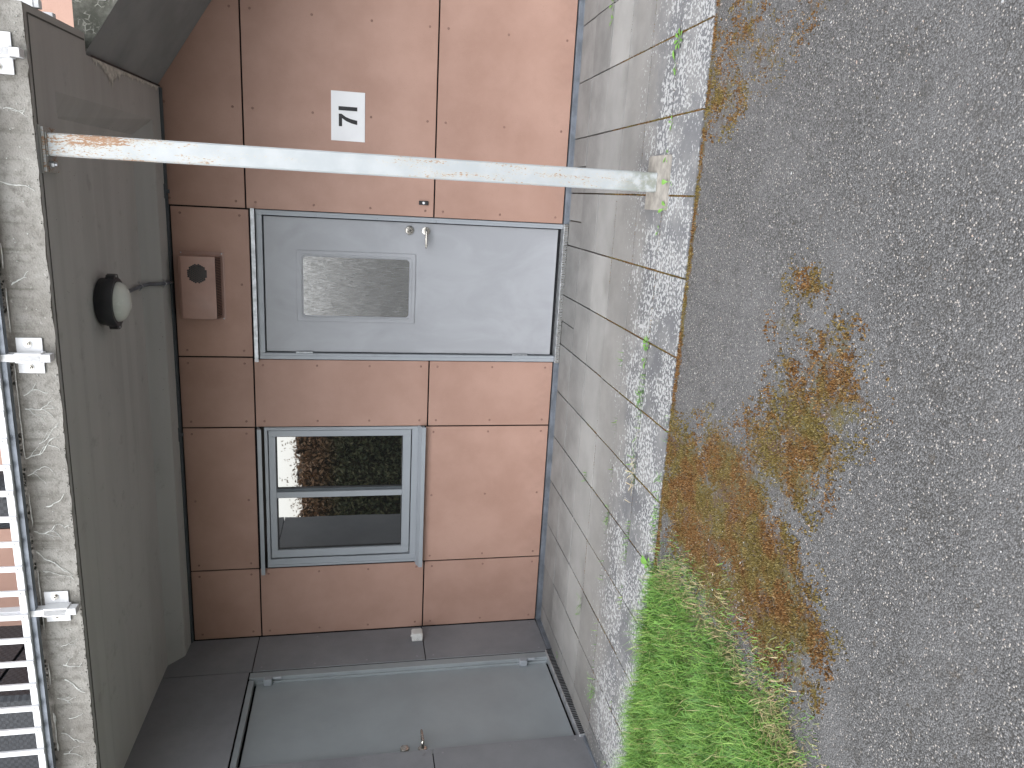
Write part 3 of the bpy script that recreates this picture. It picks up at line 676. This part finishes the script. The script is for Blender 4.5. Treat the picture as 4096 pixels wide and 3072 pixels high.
# ------------------------------------------------------------------ things on the balcony
sofa = thing('wicker_sofa', (-2.6, -1.3, 2.905), 'dark woven wicker sofa standing behind the balcony railing', 'sofa')
part('sofa_base', B(-3.05, -2.34, -1.66, -.95, 2.93, 3.20, bev=.02), 'wicker', sofa)
part('sofa_arm', MB().prism([(-1.655, 3.2), (-1.0, 3.2), (-1.0, 3.62), (-1.2, 3.60)], 'x', -2.43, -2.34), 'wicker', sofa)
part('sofa_back', B(-3.05, -2.432, -1.655, -1.52, 3.201, 3.62, bev=.02), 'wicker', sofa)
part('seat_cushion', B(-3.04, -2.44, -1.51, -.96, 3.202, 3.32, bev=.03), 'cushion', sofa)
for x in (-3.0, -2.40):
    for y in (-1.6, -1.0): part('leg', B(x-.025, x+.025, y-.025, y+.025, 2.906, 2.929), 'wicker', sofa)
pot = MB().lathe((-1.42, -1.35, 2.906), (0, 0, 1), [(.09, 0), (.13, .02), (.15, .14), (.145, .26), (.135, .26), (.13, .2)], 28)
solo('wicker_basket', pot, 'wicker', (-1.42, -1.35, 2.906), 'round dark woven basket seen between the balusters', 'basket', smooth=True)
solo('balcony_rug', B(-2.02, -1.14, -1.695, -1.0, 2.906, 2.93, bev=.004), 'rug', (-1.58, -1.3, 2.906), 'blue grey woven rug edge showing under the balcony railing', 'rug')

# ------------------------------------------------------------------ steel post
post = thing('steel_post', (.278, -1.73, 0), 'white rust flecked square steel post carrying the balcony', 'post')
PX0, PX1, PY0, PY1 = .231, .323, -1.684, -1.594
zf = gz(-1.69)+.010
part('tube', B(PX0, PX1, PY0, PY1, zf-.004, 2.678, bev=.006), 'post', post)
tp = part('top_plate', B(.165, .345, -1.70, -1.57, 2.6785, 2.69, bev=.001), 'post', post)
part('grout', B(.16, .35, -1.705, -1.565, 2.6905, 2.705), 'soffit', post)
part('weld_bead', MB().tube([(PX0-.002, PY0-.002, 2.677), (PX1+.002, PY0-.002, 2.677)], .005, 8), 'post', post)
part('bolt', MB().lathe((.198, -1.655, 2.6785), (0, 0, -1), [(.02, 0), (.02, .003), (.0135, .0032), (.0135, .016), (.008, .0165), (.008, .026)], 6), 'zinc', tp)
part('footing', MB().prism(rounded(.147, .403, -1.822, -1.553, .012, 2), 'z', gz(-1.69)-.03, zf), 'footing', post)

# ------------------------------------------------------------------ ceiling lamp
lamp = thing('ceiling_lamp', (-.475, -1.0, 2.735), 'round bulkhead lamp with opal dome and dark ring under the balcony', 'lamp')
LC = (-.475, -1.0, 2.736)
part('housing', MB().lathe(LC, (0, 0, -1), [(.112, 0), (.122, .006), (.126, .03), (.128, .032), (.132, .055), (.130, .078), (.124, .086), (.108, .088), (.104, .084)], 40), 'lampring', lamp, True)
ear = MB()
for s in (-1, 1):
    ear.prism([(-.475+s*.115, -1.045), (-.475+s*.141, -1.03), (-.475+s*.146, -1.0), (-.475+s*.141, -.97), (-.475+s*.115, -.955)], 'z', 2.654, 2.694)
part('ring_lugs', ear, 'lampring', lamp)
part('opal_dome', MB().lathe(LC, (0, 0, -1), [(.105, .08)] + [(.105*math.cos(R(a)), .084+.060*math.sin(R(a))) for a in range(0, 90, 9)] + [(.004, .144)], 40), 'opal', lamp, True)
scw = MB()
for s in (-1, 1): scw.lathe((-.475+s*.134, -1.0, 2.654), (0, 0, -1), [(.006, 0), (.004, .003)], 8)
part('screws', scw, 'zinc', lamp, kind='stuff')
cnd = thing('conduit', (-.48, -.5, 2.71), 'grey cable conduit running from the ceiling lamp to the wall', 'conduit')
cp_ = [(-.475, -.895, 2.719), (-.478, -.70, 2.717), (-.478, -.40, 2.710), (-.477, -.315, 2.703), (-.474, -.27, 2.685), (-.478, -.215, 2.632), (-.48, -.175, 2.612), (-.487, -.04, 2.606)]
part('pipe', MB().tube(cp_, .0105, 12), 'plinth', cnd, True)
for y, z in ((-.36, 2.709), (-.19, 2.616)):
    part('saddle', MB().tube([(-.505, y, z+.009), (-.493, y, z-.002), (-.478, y, z-.014), (-.463, y, z-.002), (-.451, y, z+.009)], .004, 6), 'zinc', cnd)

# ------------------------------------------------------------------ vent cover
vt = thing('vent_cover', (-.51, -.02, 2.29), 'terracotta painted metal vent cover on the panel above the door', 'vent')
part('flange', B(-.735, -.285, -.0035, -.0002, 2.283, 2.565, bev=.001), 'vent', vt)
VY = -.10
body = MB(); a, b = -.713, -.311
pr = [(-.0036, 2.552), (-.085, 2.552), (VY, 2.534), (VY, 2.326), (-.0036, 2.297)]
body.add([(a, y, z) for y, z in pr] + [(b, y, z) for y, z in pr], [(0, 1, 2, 3, 4), (9, 8, 7, 6, 5), (0, 5, 6, 1), (1, 6, 7, 2), (2, 7, 8, 3)])
part('hood', body, 'vent', vt)
part('dark_inside', MB().add([(a+.012, -.092, 2.333), (b-.012, -.092, 2.333), (b-.012, -.012, 2.309), (a+.012, -.012, 2.309)], [(0, 1, 2, 3)]), 'black', vt)
gm = MB()
def bq(t): return VY+.004 + (VY*-1-.012)*t, 2.3265 - .028*t - .003
for i in range(38):
    x = a + .008 + (b-a-.016)*i/37; y0, z0 = bq(0); y1, z1 = bq(1); gm.box(x-.0014, x+.0014, y0, y1, min(z0, z1)-.001, min(z0, z1)+.0005) if False else gm.add([(x-.0014, y0, z0), (x+.0014, y0, z0), (x+.0014, y1, z1), (x-.0014, y1, z1)], [(0, 1, 2, 3)])
for i in range(8):
    y0, z0 = bq(i/7); gm.add([(a, y0-.0018, z0-.0006), (b, y0-.0018, z0-.0006), (b, y0+.0018, z0-.0006), (a, y0+.0018, z0-.0006)], [(0, 1, 2, 3)])
part('mesh_grille', gm, 'vent', vt, kind='stuff')
hb = MB(); hc = (-.42, 2.437)
for i in range(-5, 6):
    for j in range(-5, 6):
        x = hc[0] + (i + .5*(j % 2))*.0125; z = hc[1] + j*.0108
        if math.hypot(x-hc[0], z-hc[1]) < .060: hb.lathe((x, VY+.004, z), (0, -1, 0), [(.0069, 0), (.0069, .0046)], 6)
part('vent_holes', hb, 'black', vt, kind='stuff')
vs_ = MB()
for x in (-.725, -.60, -.42, -.296): vs_.lathe((x, -.0036, 2.558 if x in (-.6, -.42) else 2.55), (0, -1, 0), [(.005, 0), (.003, .003)], 8)
vs_.lathe((-.296, -.0036, 2.30), (0, -1, 0), [(.005, 0), (.003, .003)], 8).lathe((-.725, -.0036, 2.30), (0, -1, 0), [(.005, 0), (.003, .003)], 8)
part('screws', vs_, 'zinc', vt, kind='stuff')

# ------------------------------------------------------------------ sign, bell, switch box
sg = thing('house_number_sign', (.615, -.002, 1.49), 'white rectangular sign with black number 71 on the terracotta wall', 'sign')
part('plate', B(.4625, .7672, -.005, -.0005, 1.382, 1.5965, bev=.001), 'sign', sg)
YS = (-.0064, -.0051)
part('digit_seven', MB().prism([(.5525, 1.548), (.629, 1.548), (.629, 1.530), (.612, 1.505), (.601, 1.475), (.5925, 1.431), (.5665, 1.431), (.574, 1.468), (.586, 1.502), (.602, 1.527), (.5525, 1.527)], 'y', *YS), 'black', sg)
part('digit_one', B(.6505, .6745, YS[0], YS[1], 1.431, 1.5495), 'black', sg)
db = thing('doorbell', (.096, -.005, .99), 'small black doorbell with round white button right of the door', 'doorbell')
part('bell_body', B(.083, .110, -.014, -.0003, .957, 1.021, bev=.002), 'rubber', db)
part('bell_button', MB().lathe((.0965, -.014, .989), (0, -1, 0), [(.009, 0), (.009, .002), (.006, .004)], 16), 'sign', db, True)
jb = thing('switch_box', (C1, -.15, .97), 'small off white plastic switch box on the grey wing wall', 'switch')
part('box_body', B(C1+.0005, C1+.06, -.205, -.118, .928, 1.012, bev=.007), 'plasticbox', jb, True)
part('box_flap', B(C1+.0602, C1+.064, -.198, -.125, .934, 1.006, bev=.002), 'plasticbox', jb)
part('cable_gland', MB().lathe((C1+.03, -.165, 1.012), (0, 0, 1), [(.009, 0), (.009, .006), (.005, .008)], 10), 'plasticbox', jb)
mk = MB()
for a_ in range(0, 300, 20):
    w0, w1 = R(a_), R(a_+20); c_ = (C1+.020, .967)
    mk.add([(c_[0]+r_*math.cos(w), -.2056, c_[1]+r_*math.sin(w)) for r_, w in ((.0065, w0), (.009, w0), (.009, w1), (.0065, w1))], [(0, 1, 2, 3)])
mk.box(C1+.008, C1+.0095, -.2057, -.2051, .945, .99).box(C1+.008, C1+.022, -.2057, -.2051, .99, .9915).box(C1+.008, C1+.022, -.2057, -.2051, .9435, .945)
part('moulded_mark', mk, 'boxmark', jb)

# ------------------------------------------------------------------ hedge on the far side (mirrored in the window)
hd = thing('hedge', (-6, -11.5, 0), 'tall clipped green hedge with brown top mirrored in the window', 'hedge')
def leaves(n, fpos, size, nm):
    P = np.array([fpos() for _ in range(n)]); A = rng.normal(size=(n, 3)); A /= np.linalg.norm(A, axis=1)[:, None]; Bv = np.cross(A, rng.normal(size=(n, 3))); Bv /= np.linalg.norm(Bv, axis=1)[:, None]
    s = size*rng.uniform(.6, 1.4, n)[:, None]; V = np.stack([P-A*s, P+Bv*s*.45, P+A*s, P-Bv*s*.45], 1).reshape(-1, 3) - np.array(hd.location)
    return raw(nm, V.tolist(), [(4*i, 4*i+1, 4*i+2, 4*i+3) for i in range(n)], 'hedge')
def hp():
    x = random.uniform(-17, 6); t = 2.70 + .28*noise.noise((x*.6, 0, 0)) + .2*noise.noise((x*2.7, 1, 0))
    z = random.uniform(.0, t); y = -10.6 - 1.4*random.random()**2 + .25*noise.noise((x*1.5, z*1.5, 3)); return (x, y, z)
def hp2():
    x = random.uniform(-17, 6); t = 2.70 + .28*noise.noise((x*.6, 0, 0)) + .2*noise.noise((x*2.7, 1, 0)); s = max(0, noise.noise((x*5, 4, 0)))
    return (x, -11.2 + random.gauss(0, .25), t - .1 + random.random()**2*(.25+.9*s))
link('foliage', leaves(70000, hp, .045, 'foliage'), hd); link('top_shoots', leaves(5200, hp2, .03, 'top_shoots'), hd)
core = MB(); pts = [(-17, 0)]
for i in range(461):
    x = -17 + .05*i; t_ = 2.70 + .28*noise.noise((x*.6, 0, 0)) + .2*noise.noise((x*2.7, 1, 0)); pts.append((x, t_ - .10 + .16*noise.noise((x*9, 2, 0)) + .12*random.random()))
pts.append((6, 0)); core.prism(pts, 'y', -12.2, -11.25); part('woody_core', core, mat_plain('hedge_twigs', (.06, .042, .026), .95, 0, .5, 6, .02), hd)

# ------------------------------------------------------------------ grass
def blades(P, h, w, lean, name, m, nseg=2):
    n = len(P); az = rng.uniform(0, 2*np.pi, n); d = np.stack([np.cos(az), np.sin(az), 0*az], 1); side = np.stack([-np.sin(az+rng.uniform(-.6, .6, n)), np.cos(az), 0*az], 1)
    h = h[:, None]; w = w[:, None]/2; l = lean[:, None]; up_ = np.array([0, 0, 1.])
    b0 = P - side*w; b1 = P + side*w; m_ = P + up_*h*.55 + d*h*l*.3; m0 = m_ - side*w*.75; m1 = m_ + side*w*.75; tip = P + up_*h*(1-.35*np.minimum(l, 1.5)**1.5/1.5) + d*h*l
    V = np.stack([b0, b1, m1, m0, tip], 1).reshape(-1, 3); F = []
    for i in range(n): o = 5*i; F += [(o, o+1, o+2, o+3), (o+3, o+2, o+4)]
    return raw(name, V.tolist(), F, m)
GP = [(-1.55, -2.10), (-1.46, -2.30), (-1.40, -2.48), (-1.42, -2.66), (-1.36, -2.92), (-1.44, -3.04), (-1.38, -3.26), (-1.46, -3.36), (-1.53, -3.48), (-1.75, -3.9), (-2.1, -4.4), (-3.9, -4.4), (-3.9, -2.10)]
def inside(x, y, poly=GP):
    c = False; j = len(poly)-1
    for i in range(len(poly)):
        xi, yi = poly[i]; xj, yj = poly[j]
        if (yi > y) != (yj > y) and x < (xj-xi)*(y-yi)/(yj-yi)+xi: c = not c
        j = i
    return c
def edge_d(x, y):
    return min(abs(x-a)*1.0 + abs(y-b)*.3 for a, b in GP[1:10])
turf = MB(); tp_ = [(x-(.07 if i < 11 else 0), y, gz(y)-.002) for i, (x, y) in enumerate(GP)]; turf.add(tp_, [tuple(range(len(tp_)))])
tag(link('turf_soil', turf.mesh('turf_soil', mat_plain('turf_soil', (.06, .065, .025), .95, 0, .4, 20, .004))), kind='structure')
P = []; D = []
while len(P) < 60000:
    x, y = random.uniform(-3.5, -1.16), random.uniform(-4.1, -2.085)
    fr_ = random.random()**3*.2; jx = x - fr_ + .10*noise.noise((x*7, y*7, 0)) + .04*noise.noise((x*25, y*25, 0)); jy = y + (.05*noise.noise((x*7, y*7, 5)) if y < -2.2 else 0)
    if not inside(jx, jy): continue
    cl = noise.noise((x*3.2, y*3.2, 2)); e = min(1, max(.10, edge_d(x, y)/.26)) if inside(x, y) else .12
    if y < -3.9 and random.random() < .5: continue
    if random.random() > .55+.5*cl+.25: continue
    P.append((x, y, gz(y)-.004)); D.append((e, cl))
P = np.array(P); D = np.array(D); n = len(P)
H = (.016+.06*D[:, 0]*(1+1.2*D[:, 1]))*rng.uniform(.5, 1.5, n)
dry = ((D[:, 0] < .40) & (rng.random(n) < .45)) | (rng.random(n) < .02)
a = P[~dry]; tag(link('grass', blades(a, H[~dry], rng.uniform(.0018, .0038, len(a)), rng.uniform(.25, 1.3, len(a)), 'grass', 'grass')), 'bright green lawn grass patch beside the paving', 'grass', kind='stuff')
a = P[dry]; tag(link('dry_grass', blades(a, H[dry]*1.1, rng.uniform(.002, .0035, len(a)), rng.uniform(.6, 1.6, len(a)), 'dry_grass', 'drygrass')), 'straw coloured dry grass fringe at the edge of the lawn', 'grass', kind='stuff')

# moss on the asphalt and in the joints
def tufts(P, r, h, name, m):
    n = len(P); az = rng.uniform(0, 6.28, n); V = np.zeros((n, 4, 3))
    for k in range(3):
        w = az + k*2.094; V[:, k, 0] = P[:, 0]+r*np.cos(w); V[:, k, 1] = P[:, 1]+r*np.sin(w); V[:, k, 2] = P[:, 2]
    V[:, 3] = P + np.stack([rng.normal(0, .5, n)*r, rng.normal(0, .5, n)*r, h], 1)
    F = []
    for i in range(n): o = 4*i; F += [(o, o+1, o+3), (o+1, o+2, o+3), (o+2, o, o+3)]
    return raw(name, V.reshape(-1, 3).tolist(), F, m)
P = []
for _ in range(420000):
    x, y = random.uniform(-1.75, 1.1), random.uniform(-3.65, -2.113)
    mk_ = moss_mask(x, y)
    if mk_ < .12: continue
    v = mk_*.95 + .55*noise.noise((x*11, y*8, 0)) + .5*noise.noise((x*30, y*26, 0)) + .75*noise.noise((x*95, y*95, 0))
    if v > .38 and random.random() < min(1, (v-.30)*1.15): P.append((x, y, gz(y)-.008))
    if len(P) > 70000: break
P = np.array(P); n = len(P)
tag(link('asphalt_moss', tufts(P, rng.uniform(.0018, .0042, n), rng.uniform(.003, .010, n), 'asphalt_moss', 'moss')), 'brown and olive moss carpet spreading over the asphalt', 'moss', kind='stuff')
P = []
for xj in XJ:
    if not -3 < xj < 1.3: continue
    for _ in range(900):
        y = random.uniform(-2.1, -.8); p = min(1, max(0, (-.75-y)/.7))*(.5+.9*noise.noise((xj*3, y*4, 1))+.25)*(1.0 if xj > -1.3 else .45)
        if random.random() < p: P.append((xj+random.gauss(0, .0028), y, gz(y)-.008))
for yj, pr_ in ((-1.056, .35), (-1.406, .4), (-1.757, .35)):
    for _ in range(2600):
        x = random.uniform(-3, 1.2)
        if random.random() < pr_*(.4+1.6*noise.noise((x*2.2, yj*5, 3))): P.append((x, yj+random.gauss(0, .0022), gz(yj)-.009))
P = np.array(P); n = len(P)
tag(link('joint_moss', tufts(P, rng.uniform(.002, .004, n), rng.uniform(.006, .012, n), 'joint_moss', 'moss')), 'brown and olive moss growing in the paving joints', 'moss', kind='stuff')
# stone chips on the asphalt
P = []
for _ in range(1500): 
    y = -2.15-2.3*random.random(); x = random.uniform(-1.6, 1.4)
    P.append((x, y, gz(y)-.0075))
for _ in range(330):
    P.append((random.gauss(-1.25, .14), random.gauss(-2.85, .3), gz(-2.8)-.0045))
P = np.array(P); n = len(P); V = np.zeros((n, 6, 3)); r = rng.uniform(.001, .003, n)*(1+1.2*(rng.random(n) < .12))
offs = np.array([(1, 0, 0), (0, 1, 0), (-1, 0, 0), (0, -1, 0), (0, 0, 1), (0, 0, -1)], float); az = rng.uniform(0, 6.28, n)
for k, o in enumerate(offs):
    s = rng.uniform(.6, 1.3, n)*r; V[:, k, 0] = P[:, 0]+s*(o[0]*np.cos(az)-o[1]*np.sin(az)*.7); V[:, k, 1] = P[:, 1]+s*(o[0]*np.sin(az)+o[1]*np.cos(az)*.7); V[:, k, 2] = P[:, 2]+s*o[2]*.5+.0006
F = []
for i in range(n):
    o = 6*i
    for k in range(4): F += [(o+k, o+(k+1) % 4, o+4), (o+(k+1) % 4, o+k, o+5)]
tag(link('stone_chips', raw('stone_chips', V.reshape(-1, 3).tolist(), F, 'pebble')), 'loose pale stone chips scattered over the asphalt', 'gravel', kind='stuff')

# ------------------------------------------------------------------ weeds
def leaf(mb, base, az, L, w, lift, stalk=.35):
    base = Vector(base); d = Vector((math.cos(az), math.sin(az), 0)); s = Vector((-d.y, d.x, 0)); prof = [(0, .08), (stalk, .12), (stalk+.15, .6), (.7, 1.), (.88, .75), (1, .05)]
    vs = []; fs = []
    for k, (t, ww) in enumerate(prof):
        p = base + d*(L*t*math.cos(lift)) + Vector((0, 0, L*(math.sin(lift)*t*(1-.45*t)) + .002)); q = s*(w*ww/2)
        vs += [p-q+Vector((0, 0, .12*w*ww)), p, p+q+Vector((0, 0, .12*w*ww))]
        if k: o = 3*k; fs += [(o-3, o-2, o+1, o), (o-2, o-1, o+2, o+1)]
    mb.add(vs, fs)
def weed(x, y, label, lv, cat='weed'):
    z = gz(y); mb = MB()
    for az, L, w, lift in lv: leaf(mb, (x, y, z-.004), R(az), L, w, R(lift))
    solo('weed', mb, 'leaf', (x, y, z), label, cat, 'weeds in the paving joints')
def tuft(x, y, label, n, hh, spread=.02, straw=False):
    mb = MB(); 
    for _ in range(n):
        px_, py_ = x+random.gauss(0, spread), y+random.gauss(0, .004); leaf(mb, (px_, py_, gz(y)-.004), random.uniform(0, 6.28), hh*random.uniform(.6, 1.3), .0045, R(random.uniform(25, 75)), .1)
    solo('grass_tuft', mb, 'straw' if straw else 'leaf', (x, y, gz(y)), label, 'grass tuft', 'weeds in the paving joints')
weed(.28, -1.845, 'single spoon shaped green leaf lying against the foot of the post', [(95, .075, .026, 55), (200, .02, .012, 20)])
weed(.163, -1.83, 'two leaf green seedling at the left corner of the post footing', [(120, .075, .018, 50), (60, .06, .02, 30)])
weed(.41, -1.775, 'thin leaved seedling at the right corner of the post footing', [(150, .06, .012, 30), (190, .05, .01, 25), (60, .03, .012, 20)])
weed(.905, -1.765, 'star shaped green rosette on the joint right of the post', [(a_, .05, .018, 20) for a_ in range(0, 360, 51)])
weed(.80, -1.74, 'toothed long dandelion leaf lying on the lichen covered slabs', [(20, .075, .022, 12), (200, .05, .018, 10), (160, .03, .014, 15)])
weed(.55, -1.775, 'small scattered green leaves in the joint between rosette and footing', [(10, .03, .014, 20), (170, .04, .014, 15), (240, .025, .012, 30), (90, .03, .01, 40)])
weed(1.279, -.69, 'green weed in the joint at the right end of the paving', [(100, .05, .018, 35), (30, .07, .02, 15), (330, .05, .016, 20), (200, .04, .014, 25)])
weed(1.208, -.71, 'reddish stemmed weed sprig beside the right end paving joint', [(140, .06, .014, 25), (60, .035, .014, 30), (90, .03, .012, 40)])
weed(-.506, -1.749, 'bushy green weed at the crossing of joints below the door', [(a_, .045, .015, 25+a_ % 40) for a_ in range(0, 360, 40)])
weed(-.575, -1.745, 'serrated green leaf trailing left of the bushy weed', [(190, .065, .02, 18), (140, .04, .014, 30), (240, .03, .012, 30)])
weed(-1.55, -2.10, 'broad bright dandelion leaves at the corner of the lawn', [(95, .10, .03, 25), (70, .09, .028, 35), (120, .06, .022, 40), (30, .05, .02, 30)])
weed(-3.06, -.615, 'tiny seedling growing at the threshold of the side door', [(60, .03, .014, 40), (180, .035, .014, 30), (300, .03, .012, 45)])
weed(.055, -1.744, 'pair of small leaves in the joint left of the post footing', [(0, .025, .012, 30), (150, .035, .013, 25)])
tuft(-.789, -1.735, 'dense dark green grass tuft in the outer long joint', 26, .05, .022)
tuft(-1.11, -1.745, 'grass tuft with long left pointing blades in the outer joint', 16, .07, .03)
tuft(-1.19, -1.76, 'pale dry straw stems lying along the outer paving joint', 22, .07, .06, True)
tuft(-1.073, -2.10, 'grass sprig at the asphalt edge beside the moss', 10, .06, .02)
tuft(-1.30, -2.10, 'row of green grass sprouting along the asphalt edge', 34, .05, .05)
tuft(-1.542, -.93, 'small grass sprig in the joint below the window', 12, .045, .012)
tuft(-1.60, -1.41, 'green sprigs on the slab joint beyond the window tuft', 18, .04, .03)
tuft(-2.38, -1.05, 'thin grass tuft standing on the inner slabs near the side door', 16, .08, .035)
tuft(-2.73, -1.47, 'long arching grass tuft in the joint opposite the side door', 22, .10, .05)
# fine sprigs nobody could count
P = []
for _ in range(520):
    x = random.uniform(-3.0, -.6); yj = random.choice((-1.757, -1.757, -1.757, -1.406, -2.105))
    if noise.noise((x*4, yj*3, 6)) > -.05: P.append((x, yj+random.gauss(0, .004), gz(yj)-.006))
P = np.array(P); n = len(P)
tag(link('joint_grass', blades(P, rng.uniform(.015, .05, n), rng.uniform(.0025, .004, n), rng.uniform(.3, 1.2, n), 'joint_grass', 'grass')), 'fine green grass sprigs along the paving joints', 'grass', kind='stuff')
# broad leaves in the lawn
P = MB()
for _ in range(170):
    x, y = random.uniform(-2.9, -1.62), random.uniform(-3.7, -2.1)
    if not inside(x, y) or (y > -2.9 and random.random() < .5 and x > -2.2): continue
    z = gz(y) + random.uniform(.0, .03)
    for k in range(random.randint(1, 4)): leaf(P, (x, y, z), random.uniform(0, 6.28), random.uniform(.03, .065), random.uniform(.010, .020), R(random.uniform(10, 55)))
tag(link('lawn_leaves', P.mesh('lawn_leaves', M['leaf'])), 'broad dandelion and plantain leaves among the lawn grass', 'leaves', kind='stuff')
